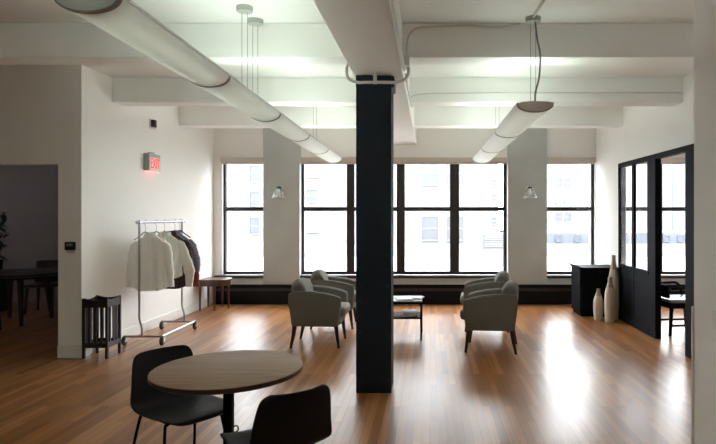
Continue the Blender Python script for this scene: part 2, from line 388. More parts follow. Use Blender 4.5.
# radiator covers
def radiator(xa, xb, label):
    t = thing('radiator_cover', label, 'radiator', ((xa + xb) / 2, 10.14, 0)); hw = (xb - xa) / 2
    MB().box(-hw, hw, -.055, .06 if False else -.022, 0, .31).build('front_panel', 'radiator', t, bevel=.004)
    MB().box(-hw, hw, -.066, -.022, .31, .35).build('top_ledge', 'radiator', t, bevel=.006)
    g = MB(); rings = []
    for i in range(int((2 * hw - .04) / .03)):
        x = -hw + .02 + .03 * i; d = -.060 if i % 2 else -.0552
        for xx in (x, x + .026): rings.append([(xx, d, .235), (xx, d, .285), (xx, -.0545, .285), (xx, -.0545, .235)])
    g.loft(rings)
    g.build('grille', 'frame', t)
radiator(-3.84, 2.96, 'long low black radiator cover under the studio windows')
radiator(3.05, 5.58, 'low black radiator cover under the office windows')

# ------------------------------------------------------------------ glazed partition on the right
PX0, PX1 = 2.88, 2.97
def yat(px): return F * PX0 / (px - CX)
b = MB(); top = 2.365
T1, T2 = PX0 + .04, PX0 + .078
for ya, yb in ((yat(619.2), 8.72), (yat(633.6), yat(631.5))): b.box(PX0, T1, ya, yb, 0, top)
for ya, yb in ((7.29, yat(647)), (6.17, yat(685))): b.box(PX0, T2, ya, yb, 0, top)
b.box(PX0, T2, 6.17, 8.72, 2.305, top)
b.box(PX0 + .008, T1, 7.50, 8.65, 0, .80)
b.box(PX0 - .010, T1 + .01, 7.50, 8.66, .80, .845)
b.box(PX0 - .006, T1, 7.50, 8.66, 0, .10)
b.box(PX0 + .003, T1, 7.50, 8.65, .66, .675)
b.box(PX0 + .02, XR + .01, 6.17, 8.72, top, top + .012)
b.box(T1, 2.975, 8.69, 8.72, 0, top); b.box(T2, XR + .15, 6.17, 6.23, 0, top)
part = b.build('wall_partition', 'black', bevel=.004)
struct(part, 'black glazed partition with panelled base and open doorway', 'partition')
for ya, yb in ((yat(631.5), yat(619.2)), (yat(647), yat(633.6))):
    MB().box(PX0 + .017, PX0 + .023, ya, yb, .845, 2.305).build('pane', 'pane2', part)

# ------------------------------------------------------------------ pendant trough lights
def trough(name, label, x0, xE, y0, seglen, nseg, hang, capmat, W=.15, D=.085):
    """x at near end, x at far end; hangs 2.44 m up"""
    L = seglen * nseg; ang = math.atan2(-(xE - x0), L)
    t = thing(name, label, 'light fixture', (x0, y0, 2.445), ang, group='long white trough lights hung from the ceiling')
    def prof(k=1.0, n=14):
        return [(W * k * math.sin(-PI / 2 + PI * i / n) , D - D * math.cos(-PI / 2 + PI * i / n) ** .85 * 1.0) for i in range(n + 1)]
    def shell(w, ya, yb, extra=0):
        pr = prof(); rings = []
        for yy in (ya, yb):
            out = [(x * (1 + extra / W), yy, z - extra) for x, z in pr]
            inn = [(x * (1 - .006 / W), yy, z + .005) for x, z in reversed(pr)]
            rings.append(out + inn)
        return MB().loft(rings)
    for i in range(nseg):
        shell(W, i * seglen + .012, (i + 1) * seglen - .012).build('diffuser', 'shade', t, smooth=True)
        MB().tube([(-.05, i * seglen + .08, .055), (-.05, (i + 1) * seglen - .08, .055)], .013, 10).build('lamp_tube', 'tube', t, smooth=True)
        MB().tube([(.05, i * seglen + .08, .055), (.05, (i + 1) * seglen - .08, .055)], .013, 10).build('lamp_tube', 'tube', t, smooth=True)
        MB().box(-W * .78, W * .78, i * seglen + .035, i * seglen + .05, .040, .046).build('lamp_bracket', 'alu', t)
    for i in range(nseg + 1):
        y = min(max(i * seglen, .010), L - .010)
        shell(W, y - .014, y + .014, .003).build('joint_band', 'band', t, smooth=True)
    for s in (-1, 1):
        MB().box(s * W - .005, s * W + .005, 0, L, D - .006, D + .008).build('edge_rail', 'alu', t, bevel=.002)
    for yy in (0.0, L):
        pr = [(x * .985, z + .003) for x, z in prof()]
        MB().prism(pr + [(.10, D + .014), (0, D + .018), (-.10, D + .014)], 'y', yy - .006, yy + .006).build('end_cap', capmat, t)
    for k, (yy, cab) in enumerate(hang):
        zc = CEIL - 2.44
        MB().lathe([(.045, -.05), (.062, -.045), (.066, -.012), (.066, 0)], (0, yy, zc), 20).build('canopy', 'endcap', t, smooth=True)
        for s in (-1, 1):
            MB().tube([(s * .022, yy, zc - .04), (s * .022, yy, D - .01)], .0022, 6).build('suspension_cable', 'cable', t)
        MB().box(-W, W, yy - .008, yy + .008, D - .008, D).build('hanger_bar', 'alu', t)
        if cab:
            p = [(.012, yy - .03, zc - .04), (.03, yy - .03, zc - .2), (.055, yy - .03, zc - .33), (.045, yy - .03, zc - .52), (.015, yy - .03, zc - .64), (.012, yy - .03, D)]
            MB().tube(smooth_path(p), .008, 8).build('power_cord', 'cable', t, smooth=True)
    return t
trough('trough_light', 'long white trough light running from the top left corner to the column', -1.434, -1.60, 2.38, 1.41, 5, [(2.19, False), (2.49, False), (5.35, False)], 'endcap', .135, .075)
trough('trough_light', 'unseen white trough light added as fill over the near end of the room, behind the cafe table', -1.30, -1.41, -3.6, 1.33, 4, [(.3, False), (4.9, False)], 'endcap', .135, .075)  # added out of view to brighten the shaded near surfaces
trough('trough_light', 'unseen white trough light added as fill over the near end of the room, right of the girder', .87, .87, -3.6, 1.33, 3, [(.3, False), (3.7, False)], 'endcap', .135, .075)  # second added fixture, out of view, lifts surfaces facing away from the windows
trough('trough_light', 'white trough light hung on a grey cord right of the column', .872, .86, 4.72, 1.58, 3, [(.10, True), (2.6, False)], 'capgrey', .15, .072)

# ------------------------------------------------------------------ conduits
def pipe(label, pts, r=.011, name='conduit'):
    return tag(MB().tube(smooth_path(pts, 5), r, 8).build(name, 'conduit', smooth=True), label, 'conduit')
yc = 4.985
t = thing('conduit', 'pale pipe looping under the girder in front of the column head', 'conduit', (0, 0, 0), group=None)
MB().tube(smooth_path([(-.674, 4.6, 3.06), (-.676, 4.75, 2.98), (-.705, 4.9, 2.91), (-.735, 5.0, 2.85), (-.715, 5.02, 2.79), (-.64, 5.03, 2.762), (-.57, 5.03, 2.762), (-.4, 5.03, 2.762), (-.30, 5.03, 2.762), (-.225, 5.02, 2.785), (-.19, 5.0, 2.83), (-.19, 5.0, 2.9)], 6), .014, 10).build('pipe', 'conduit', t, smooth=True)
MB().box(-.228, -.178, 4.9, 5.03, 2.88, 2.97).build('junction_box', 'conduit', t, bevel=.008)
MB().box(-.5, -.47, 5.015, 5.045, 2.748, 2.84).build('pipe_clip', 'alu', t)
pipe('straight pale pipe along the lower right edge of the girder', [(-.222, 1.6, 2.83), (-.222, 3.2, 2.83), (-.222, 4.88, 2.85), (-.210, 4.92, 2.92)], .012)
pipe('thin curved pipe from the girder to the hanging cord of the right trough light', [(-.20, 4.93, 2.97), (-.20, 4.935, 3.08), (-.17, 4.935, 3.17), (-.09, 4.935, 3.215), (.1, 4.935, 3.225), (.35, 4.935, 3.235), (.6, 4.935, 3.225), (.78, 4.90, 3.235)], .008)
pipe('short pipe on the ceiling running back to the trough light canopy', [(.92, 3.2, CEIL - .012), (.90, 4.0, CEIL - .012), (.86, 4.75, CEIL - .02)], .010)
pipe('thin pipe along the face of the middle cross beam right of the girder', [(-.225, 6.915, 3.02), (-.12, 6.915, 3.055), (.4, 6.915, 3.068), (1.6, 6.915, 3.072), (3.05, 6.915, 3.072)], .006)
pipe('thin pipe along the upper right side of the girder past the column', [(-.222, 5.22, 2.88), (-.222, 6.1, 2.86), (-.222, 6.9, 2.9)], .010)

# ------------------------------------------------------------------ wall fittings
t = thing('exit_sign', 'small red lit exit sign on the left wall above the clothes rack', 'sign', (XL, 7.86, 2.19))
MB().box(0, .075, -.165, .165, 0, .235).build('housing', 'signbody', t, bevel=.006)
MB().box(.075, .080, -.155, .155, .008, .185).build('face_panel', 'signface', t)
MB().box(.015, .06, -.15, .15, -.006, .002).build('down_lens', 'redlens', t)
MB().box(.0, .05, -.05, .05, .235, .26).build('mounting_bracket', 'signbody', t)
def text(s, size, parent, loc, rot, m, name='lettering', ext=.002, sx=1.0):
    cu = bpy.data.curves.new(name, 'FONT'); cu.body = s; cu.size = size; cu.extrude = ext; cu.align_x = 'CENTER'; cu.align_y = 'CENTER'; cu.offset = .002
    o = bpy.data.objects.new(name, cu); C.objects.link(o); o.parent = parent; o.location = loc; o.rotation_euler = rot; o.scale = (sx, 1, 1)
    bpy.context.view_layer.update()
    me = bpy.data.meshes.new_from_object(o.evaluated_get(bpy.context.evaluated_depsgraph_get())); me.materials.clear(); me.materials.append(M[m])
    r = bpy.data.objects.new(name, me); C.objects.link(r); r.parent = parent; r.location = loc; r.rotation_euler = rot; r.scale = (sx, 1, 1)
    bpy.data.objects.remove(o); return r
text('EXIT', .20, t, (.082, 0, .096), (PI / 2, 0, PI / 2), 'red', sx=.64)
t = thing('fire_strobe', 'small dark wall strobe on a pale plate high on the left wall', 'alarm', (XL, 7.93, 2.80))
MB().box(0, .012, -.07, .10, -.02, .12).build('back_plate', 'lightplate', t, bevel=.004)
MB().box(.012, .06, -.055, .02, .005, .105).build('strobe_box', 'darkmetal', t, bevel=.006)
MB().lathe([(.03, 0), (.027, .02), (0, .026)], seg=16, mtx=Matrix.Translation((.012, .06, .035)) @ Matrix.Rotation(PI / 2, 4, 'Y')).build('sounder', 'lightplate', t, smooth=True)
t = thing('wall_thermostat', 'small dark control box on the wall end beside the dark opening', 'thermostat', (XP(71, 6.33), 6.33, ZP(246, 6.33)))
MB().box(-.055, .055, -.03, 0, -.045, .045).build('housing', 'darkmetal', t, bevel=.006)
MB().box(-.035, .035, -.033, -.03, .002, .028).build('display', 'endcap', t)
MB().box(-.04, .04, -.02, 0, -.075, -.047).build('sensor', 'alu', t, bevel=.004)
t = thing('light_switch', 'pale light switch plate on the wall at the right edge', 'switch', (1.80, 3.585, .93))
MB().box(-.007, 0, -.037, .037, -.058, .058).build('plate', 'lightplate', t, bevel=.003)
MB().box(-.012, -.006, -.012, .012, -.025, .025).build('rocker', 'trimw', t, bevel=.002)

for px, side in ((279, 'left'), (530, 'right')):
    t = thing('wall_sconce', 'small glass shaded wall lamp on the %s grey pier' % side, 'wall lamp', (XP(px, 9.98), 10.12, ZP(198, 9.98)), group='glass shaded lamps on the piers')
    MB().lathe([(.05, 0), (.05, .012), (.03, .02)], seg=20, mtx=Matrix.Translation((.0, 0, .17)) @ Matrix.Rotation(PI / 2, 4, 'X')).build('backplate', 'alu', t, smooth=True)
    MB().tube(smooth_path([(0, -.01, .17), (0, -.06, .21), (0, -.13, .22), (0, -.14, .19)]), .009, 8).build('arm', 'chrome', t, smooth=True)
    MB().lathe([(.025, .165), (.042, .17), (.045, .19), (.02, .2)], (0, -.14, 0), 20).build('socket_cap', 'darkmetal', t, smooth=True)
    sh = MB()
    pr = [(.052, .165), (.075, .125), (.098, .07), (.120, .01), (.126, 0), (.120, 0.002), (.094, .07), (.071, .125), (.049, .161)]
    n = 24
    sh.lathe(pr, (0, -.14, 0), n).build('shade', 'sconceglass', t, smooth=True)
    MB().lathe([(.0, .03), (.022, .04), (.036, .075), (.03, .11), (.016, .14), (.014, .165)], (0, -.14, 0), 16).build('bulb', 'bulb', t, smooth=True)
    MB().tube([(.123 * math.cos(a), -.14 + .123 * math.sin(a), .003) for a in [2 * PI * i / 24 for i in range(25)]], .004, 6).build('rim', 'chrome', t, smooth=True)

# ------------------------------------------------------------------ armchairs
def make_armchair(label, loc, rz):
    t = thing('armchair', label, 'armchair', loc, rz, group='grey upholstered armchairs by the windows')
    prof = [(-.285, .265), (.265, .258), (.285, .35), (.30, .50), (.302, .585), (.285, .607), (.2, .636), (.08, .662), (-.06, .680), (-.18, .684), (-.28, .672), (-.318, .64), (-.315, .5)]
    for s in (-1, 1):
        y0, y1 = (.215, .30) if s > 0 else (-.30, -.215)
        a = MB().prism(prof, 'y', y0, y1).build('arm', 'fabric', t, bevel=.022, seg=3)
        yo = .297 * s
        p = [(x * .985, yo, z * .995) for x, z in prof[3:]]
        MB().tube(smooth_path(p, 4), .006, 6).build('piping', 'fabric', a, smooth=True)
    bp = [(-.10, .44), (-.125, .60), (-.15, .73), (-.19, .79), (-.24, .808), (-.295, .795), (-.328, .745), (-.328, .66), (-.315, .5), (-.28, .28), (-.2, .28)]
    rings = []
    for k in range(11):
        u = -1 + 2 * k / 10; e = (1 - abs(u) ** 6 * .06)
        rings.append([(x + .05 * u * u * (z - .3), .213 * u, .28 + (z - .28) * (1 - .035 * u * u) * e) for x, z in bp])
    MB().loft(rings).build('backrest', 'fabric', t, smooth=True, bevel=.02, seg=3)
    MB().box(-.12, .352, -.212, .212, .36, .485).build('seat_cushion', 'cushionlit', t, bevel=.045, seg=4)
    MB().box(-.28, .285, -.214, .214, .268, .36).build('seat_base', 'fabric', t, bevel=.012)
    for sx, sy in ((1, 1), (1, -1), (-1, 1), (-1, -1)):
        if sx > 0: MB().taper((.275, sy * .262, 0), (.24, sy * .255, .275), .028, .05).build('leg', 'legwood', t, bevel=.004)
        else: MB().loft([[(x + dx, sy * .258 + dy, z) for dx, dy in ((-w, -w), (w, -w), (w, w), (-w, w))] for x, z, w in ((-.300, 0, .014), (-.287, .06, .016), (-.268, .15, .020), (-.25, .275, .026))]).build('leg', 'legwood', t, bevel=.003)
    return t
ac = make_armchair('grey upholstered armchair left of the column, the nearer of that pair', (-1.36, 7.05, 0), 0)
dup(ac, (-1.36, 8.17, 0), math.radians(2), 'grey upholstered armchair left of the column, the one closer to the windows')
dup(ac, (.725, 6.80, 0), math.radians(171), 'grey upholstered armchair right of the column, the nearer of that pair')
dup(ac, (.78, 7.98, 0), math.radians(175), 'grey upholstered armchair right of the column, the one closer to the windows')

# ------------------------------------------------------------------ coffee table and papers
t = thing('coffee_table', 'low black framed coffee table with pale top between the armchairs', 'coffee table', (-.46, 7.46, 0))
hw, hd = .36, .24
f = MB()
for z0, z1 in ((.455, .485),): 
    f.box(-hw, hw, -hd, -hd + .025, z0, z1); f.box(-hw, hw, hd - .025, hd, z0, z1); f.box(-hw, -hw + .025, -hd, hd, z0, z1); f.box(hw - .025, hw, -hd, hd, z0, z1)
f.build('frame', 'black', t)
MB().box(-hw, hw, -hd, hd, .485, .497).build('table_top', 'glasstop', t, bevel=.003)
MB().box(-hw + .01, hw - .01, -hd + .01, hd - .01, .265, .285).build('shelf', 'black', t, bevel=.003)
for sx in (-1, 1):
    for sy in (-1, 1):
        l = MB().box(sx * (hw - .013) - .0125, sx * (hw - .013) + .0125, sy * (hd - .013) - .0125, sy * (hd - .013) + .0125, .03, .455).build('leg', 'black', t)
        MB().lathe([(.012, 0), (.016, .012), (.010, .03)], (sx * (hw - .013), sy * (hd - .013), 0), 12).build('foot', 'darkmetal', l, smooth=True)
def mag(label, x, y, z, w, d, h, rz, m1, nm='magazine'):
    t = thing(nm, label, nm, (x, y, z), rz)
    MB().box(-w / 2, w / 2, -d / 2, d / 2, 0.0015, h).build('pages', 'paper', t); MB().box(-w / 2 - .002, w / 2 + .002, -d / 2 - .002, d / 2 + .002, h, h + .002).build('cover', m1, t)
mag('open pale magazine lying on the coffee table top next to the column', -.34, 7.42, .498, .20, .26, .010, .2, 'paper')
mag('grey magazine on the coffee table top near its free right end', -.155, 7.46, .498, .11, .18, .012, -.3, 'paper2')
mag('grey book lying on the coffee table lower shelf', -.26, 7.40, .287, .17, .24, .05, .05, 'paper2', 'book')

# ------------------------------------------------------------------ cabinet and vases
t = thing('cabinet', 'black cabinet with tray rim under the right window', 'cabinet', (2.33, 8.86, 0))
MB().box(0, .60, .0, .55, .05, .745).build('body', 'black', t, bevel=.01)
MB().box(.03, .58, .03, .53, 0, .05).build('plinth', 'black', t)
MB().box(-.015, .62, -.015, .565, .745, .765).build('top_board', 'black', t, bevel=.006)
r = MB(); 
MB().prism([(-.015, .765), (-.035, .775), (-.042, .79), (-.03, .795), (-.02, .785), (.01, .775), (.01, .765)], 'y', -.015, .565).build('curved_lip', 'black', t, smooth=True)
MB().box(.03, .295, -.012, 0, .09, .72).build('door', 'black', t, bevel=.004)
MB().box(.305, .57, -.012, 0, .09, .72).build('door', 'black', t, bevel=.004)

def vase(label, x, y, h, r):
    t = thing('floor_vase', label, 'vase', (x, y, 0), group='sand coloured bottle vases')
    body = [(0, 0), (r * .80, 0), (r * .86, .02), (r, h * .25), (r, h * .50), (r * .93, h * .64), (r * .66, h * .78)]
    neck = [(r * .66, h * .78), (r * .42, h * .87), (r * .36, h * .93), (r * .37, h * .97), (r * .38, h * .985), (r * .33, h), (r * .30, h * .985), (r * .26, h * .93)]
    MB().lathe(body, seg=32).build('body', 'vase', t, smooth=True)
    MB().lathe(neck, seg=32).build('neck', 'vasetop', t, smooth=True)
vase('shortest sand coloured bottle vase beside the black cabinet', 2.545, 8.62, .47, .072)
vase('mid height sand coloured bottle vase between the shorter and taller ones', 2.66, 8.43, .665, .078)
vase('tallest sand coloured bottle vase standing against the black partition', 2.79, 8.66, .975, .082)

# ------------------------------------------------------------------ office chair seen through the doorway
t = thing('side_chair', 'black chair with window reflection painted on its seat seen through the office doorway', 'chair', (3.365, 7.72, 0), math.radians(6))
MB().box(-.25, .25, -.24, .24, .43, .475).build('seat', 'seatreflect', t, bevel=.015, seg=3)
MB().box(-.25, .25, -.23, .23, .36, .43).build('seat_frame', 'black', t)
MB().box(-.25, -.21, -.24, .24, .52, .70, Matrix.Rotation(-.12, 4, 'Y') @ Matrix.Translation((.03, 0, 0))).build('backrest', 'black', t, bevel=.015)
for sx in (-1, 1):
    for sy in (-1, 1):
        MB().taper((sx * .24, sy * .22, 0), (sx * .215, sy * .21, .37), .03, .04).build('leg', 'black', t)
for sy in (-1, 1):
    MB().tube(smooth_path([(-.24, sy * .25, .62), (0, sy * .26, .64), (.14, sy * .26, .62), (.2, sy * .245, .45)]), .018, 8).build('armrest', 'black', t, smooth=True)
    MB().box(-.235, .235, sy * .218 - .012, sy * .218 + .012, .12, .145).build('stretcher', 'black', t)

# ------------------------------------------------------------------ slatted stand by the left wall
t = thing('slatted_stand', 'dark wood slatted stand on short legs at the corner of the left wall', 'stand', (-3.70, 6.43, 0))
s_ = .128
for sx in (-1, 1):
    for sy in (-1, 1):
        MB().box(sx * s_ - .014, sx * s_ + .014, sy * s_ - .014, sy * s_ + .014, 0, .665).build('leg', 'darkwood', t, bevel=.003)
for ax in (0, 1):
    for s in (-1, 1):
        pr = [(-s_, .565)] + [(s_ * u, .665 - .022 * (1 - u * u)) for u in [-1 + .2 * i for i in range(11)]] + [(s_, .565)]
        MB().prism(pr, 'y' if ax == 0 else 'x', s * s_ - .010, s * s_ + .010).build('top_rail', 'darkwood', t)
        m = MB()
        if ax == 0: m.box(-s_, s_, s * s_ - .01, s * s_ + .01, .12, .175)
        else: m.box(s * s_ - .01, s * s_ + .01, -s_, s_, .12, .175)
        m.build('bottom_rail', 'darkwood', t)
        for i in range(3):
            u = (i - 1) * .067
            m = MB()
            if ax == 0: m.box(u - .012, u + .012, s * s_ - .006, s * s_ + .006, .175, .60)
            else: m.box(s * s_ - .006, s * s_ + .006, u - .012, u + .012, .175, .60)
            m.build('slat', 'darkwood', t)
MB().box(-s_, s_, -s_, s_, .125, .14).build('bottom_shelf', 'darkwood', t)

# ------------------------------------------------------------------ side table in the back left corner
t = thing('side_table', 'small mahogany side table with bowed front under the leftmost window', 'side table', (-3.84, 9.62, 0))
top = [(0, -.21), (.30, -.21)] + [(.30 + .19 * math.sin(a), -.21 * math.cos(a)) for a in [PI * i / 14 for i in range(1, 14)]] + [(.30, .21), (0, .21)]
MB().prism(top, 'z', .485, .51).build('table_top', 'redwood', t, bevel=.006)
ap = [(x * .94 + .01, y * .9) for x, y in top]
MB().prism(ap, 'z', .40, .485).build('apron', 'redwood', t)
for x, y in ((.03, -.175), (.03, .175), (.27, -.18), (.27, .18), (.44, 0.0)):
    MB().taper((x, y, 0), (x, y, .40), .022, .036).build('leg', 'redwood', t, bevel=.003)

# ------------------------------------------------------------------ garment rack and clothes
RX, RY0, RY1 = -3.50, 6.96, 7.93
t = thing('garment_rack', 'chrome rolling garment rack along the left wall', 'clothes rack', (RX, 7.445, 0))
y0, y1 = RY0 - 7.445, RY1 - 7.445
MB().tube([(-.06, y0 - .05, 1.5), (.06, y1 + .06, 1.5)], .017, 12).build('hanging_rail', 'chrome', t, smooth=True)
for y, q in ((y0, -.05), (y1, .05)):
    MB().tube(smooth_path([(q, y, 1.5), (q, y, .9), (q, y, .45), (q + .002, y, .32), (q + .03, y, .22), (q + .035, y, .11)], 4), .013, 10).build('upright', 'chrome', t, smooth=True)
    MB().tube([(-.24, y, .105), (.24, y, .105)], .014, 10).build('base_bar', 'chrome', t, smooth=True)
    MB().box(q - .02, q + .02, y - .022, y + .022, 1.478, 1.523).build('corner_joint', 'chrome', t, bevel=.005)
    for x in (-.235, .225):
        c = MB().lathe([(.052, -.013), (.057, -.008), (.057, .008), (.052, .013)], seg=20, mtx=Matrix.Translation((x + .015, y - .02, .057)) @ Matrix.Rotation(PI / 2, 4, 'Y')).build('caster', 'rubber', t, smooth=True)
        MB().box(x - .008, x - .002, y - .035, y + .01, .04, .10).box(x + .032, x + .038, y - .035, y + .01, .04, .10).box(x - .008, x + .038, y - .03, y + .014, .094, .105).build('fork', 'chrome', c)
        MB().lathe([(.02, -.016), (.02, .016)], seg=12, mtx=Matrix.Translation((x + .015, y - .02, .057)) @ Matrix.Rotation(PI / 2, 4, 'Y')).build('hub', 'chrome', c, smooth=True)
MB().tube([(.225, y0, .105), (.225, y1, .105)], .015, 10).build('side_rail', 'chrome', t, smooth=True)

def hanger(label, y, rz, m='chrome'):
    t = thing('coat_hanger', label, 'hanger', (RX + .124 * (y - 7.445), y, 1.395), rz, group='hangers on the garment rack')
    MB().tube(smooth_path([(0, 0, -.02), (0, 0, .06), (-.02, 0, .085), (-.023, 0, .112), (0, 0, .128), (.021, 0, .115)], 5), .0028, 6).build('hook', 'chrome', t, smooth=True)
    MB().tube(smooth_path([(-.14, 0, -.12), (-.07, 0, -.07), (0, 0, -.02), (.07, 0, -.07), (.14, 0, -.12)], 4), .008, 8).build('shoulder_bar', m, t, smooth=True)
def shirt(name, label, cat, y, rz, m, hem, hw=.235, sleeve=.58, thick=.05, puff=0.0, seed=0, sl=(1, 1), xo=0.0, group=None):
    rnd = random.Random(seed)
    t = thing(name, label, cat, (RX + xo, y, -.022), rz, group=group)
    zs = 1.365; N = 48; ph = [rnd.uniform(0, 6.28) for _ in range(4)]
    secs = [(hem, hw * 1.06, thick), (hem + .02, hw * 1.06, thick), (hem + .2, hw * 1.02, thick * .95), (hem + .36, hw * .99, thick * .9), (1.13, hw * .96, thick * .9), (1.21, hw * .97, thick * .8),
            (1.262, hw * .93, thick * .62), (1.300, hw * .74, thick * .62), (1.335, hw * .50, thick * .66), (zs, hw * .29, thick * .75)]
    rings = []
    for z, w, d in secs:
        k = max(0, min(1, (1.25 - z) / .5)); r = []
        for i in range(N):
            a = 2 * PI * i / N; c, s = math.cos(a), math.sin(a)
            fold = 1 + k * (.50 * math.sin(6 * a + ph[0]) + .36 * math.sin(11 * a + ph[1] + z * 1.5)) + .05 * math.sin(7 * a + ph[2] + z * 9)
            r.append((w * math.copysign(abs(c) ** .8, c), d * math.copysign(abs(s) ** .75, s) * fold, z + (.045 * k * (abs(c) ** 3) if z < hem + .1 else 0)))
        rings.append(r)
    MB().loft(rings).build('body', m, t, smooth=True)
    for q, s in enumerate((-1, 1)):
        L = sleeve * sl[q]
        pts = [(s * hw * .78, 0, 1.262), (s * hw * 1.02, .0, 1.20), (s * hw * (1.15 + puff * .5), -.012, 1.20 - L * .32), (s * hw * (1.27 + puff), -.022, 1.20 - L * .64), (s * hw * (1.32 + puff * .7), -.028, 1.22 - L)]
        rr = [.038, .056, .052 + puff * .05, .046 + puff * .09, .036]
        P = smooth_path(pts, 4); n = len(P); R = []
        for i in range(n):
            u = i / (n - 1) * (len(rr) - 1); j = min(int(u), len(rr) - 2); R.append(rr[j] + (rr[j + 1] - rr[j]) * (u - j) + .005 * math.sin(i * 2.1 + seed))
        sv = MB(); sv.tube(P, R, 18)
        sv.v = [(x, yy * .62, z) for x, yy, z in sv.v]
        o = sv.build('sleeve', m, t, smooth=True)
        e = P[-1]
        cf = MB().tube([e + Vector((0, 0, .03)), e + Vector((0, 0, -.035))], [.041, .043], 14); cf.v = [(x, yy * .62, z) for x, yy, z in cf.v]
        cf.build('cuff', m, o, smooth=True)
    MB().loft([[(.075 * k * math.cos(a), .045 * k * math.sin(a) , z + .012 * math.sin(a)) for a in [2 * PI * i / 20 for i in range(20)]] for z, k in ((1.345, 1.08), (1.362, 1.04), (1.388, .92), (1.389, .82), (1.35, .8))], caps=False).build('collar', m, t, smooth=True)
    pk = MB()
    for i in range(7): pk.lathe([(.007, 0), (.006, .003), (0, .004)], seg=8, mtx=Matrix.Translation((.004, -thick * .95 - .004, hem + .12 + i * .09)) @ Matrix.Rotation(PI / 2, 4, 'X'))
    MB().box(-.016, .016, -thick * .93 - .006, -thick * .93 + .01, hem + .03, 1.33).build('button_placket', m, t)
    return t
shirt('white_shirt', 'ivory long sleeved shirt at the near end of the garment rack', 'shirt', 7.10, math.radians(4), 'cloth1', .665, .190, .47, seed=1, xo=.02)
shirt('white_shirt', 'cream loose sleeved shirt hanging right behind the ivory one', 'shirt', 7.32, math.radians(10), 'cloth2', .79, .20, .50, puff=.24, seed=2, xo=.095)
shirt('dark_top', 'dark maroon garment whose hem shows below the cream shirt', 'garment', 7.50, math.radians(4), 'cloth5', .64, .20, .40, seed=3, xo=.085)
shirt('plaid_shirt', 'blue grey plaid shirt at the far end of the garment rack', 'shirt', 7.70, math.radians(8), 'cloth3', .84, .205, .34, puff=.08, seed=4, xo=.06)
shirt('red_top', 'red garment whose lower edge shows under the plaid shirt', 'garment', 7.84, math.radians(4), 'cloth4', .81, .17, .48, seed=5, xo=.06).location.z = -.10
for y, rz, lab in ((7.10, 4, 'hanger inside the ivory shirt, first on the rack'), (7.32, 10, 'hanger inside the cream shirt'), (7.50, 4, 'hanger inside the dark maroon garment'), (7.74, 8, 'hanger inside the plaid shirt'), (7.86, 4, 'hanger inside the red garment')):
    hanger(lab, y, math.radians(rz), 'darkmetal' if y > 7.4 else 'chrome')

# ------------------------------------------------------------------ cafe table and shell chairs
TX, TY = -1.127, 3.19
t = thing('cafe_table', 'round walnut topped cafe table on a black pedestal', 'table', (TX, TY, 0))
MB().lathe([(0, .738), (.404, .738), (.406, .741), (.404, .7425), (0, .7425)], seg=72).build('table_top', 'tabletop', t, smooth=True)
MB().lathe([(0, .712), (.398, .712), (.4065, .718), (.4065, .738), (0, .738)], seg=72).build('edge_band', 'tabledge', t, smooth=True)
MB().box(-.024, .024, -.024, .024, .02, .70).build('pedestal', 'black', t, bevel=.004)
MB().box(-.15, .15, -.02, .02, .69, .712).box(-.02, .02, -.15, .15, .69, .712).build('top_spider', 'black', t)
MB().lathe([(0, 0), (.27, 0), (.275, .006), (.27, .012), (.06, .022), (0, .022)], seg=48).build('base_plate', 'black', t, smooth=True)
MB().tube(smooth_path([(.024, -.01, .38), (.045, -.01, .385), (.058, -.01, .40), (.05, -.01, .42), (.036, -.01, .415)], 4), .004, 6).build('latch', 'darkmetal', t, smooth=True)

SHELL = [(.240, .420, .150), (.253, .432, .182), (.250, .446, .205), (.21, .452, .220), (.10, .443, .226), (-.03, .437, .226), (-.12, .440, .224), (-.172, .460, .220), (-.198, .50, .216),
         (-.213, .56, .212), (-.228, .63, .204), (-.242, .69, .194), (-.250, .725, .186), (-.255, .745, .175), (-.258, .757, .158), (-.260, .763, .130)]
def cafe_chair(label, loc, rz):
    t = thing('shell_chair', label, 'chair', loc, rz, group='black shell chairs at the cafe table')
    nu = 16; rings = []
    for i, (x, z, w) in enumerate(SHELL):
        bk = max(0, min(1, (z - .445) / .12)) if x < -.1 else 0
        row = []
        for k in range(nu + 1):
            u = -1 + 2 * k / nu
            row.append((x + .040 * u * u * bk, w * u, z + (1 - bk) * .018 * u ** 4))
        rings.append(row)
    MB().loft(rings, caps=False, closed=False).build('shell', 'shell', t, smooth=True, solid=.011, sub=1)
    for sy in (-1, 1):
        MB().tube([(.15, sy * .15, .425), (-.15, sy * .15, .420)], .009, 8).build('seat_rail', 'black', t, smooth=True)
        for x0, x1 in ((.14, .215), (-.14, -.235)):
            l = MB().tube(smooth_path([(x0 * .9, sy * .13, .424), (x0, sy * .155, .418), (x0 + (x1 - x0) * .12, sy * .175, .38), (x1, sy * .215, .008)], 5), .0085, 10).build('leg', 'black', t, smooth=True)
            MB().lathe([(.012, 0), (.012, .012), (.009, .016)], (x1, sy * .215, 0), 10).build('foot_cap', 'rubber', l, smooth=True)
    return t
ch = cafe_chair('black shell chair behind the cafe table, facing right', (-1.485, 3.40, 0), math.radians(-38))
dup(ch, (-.775, 2.89, 0), math.radians(129), 'black shell chair in front of the cafe table, seen from behind')

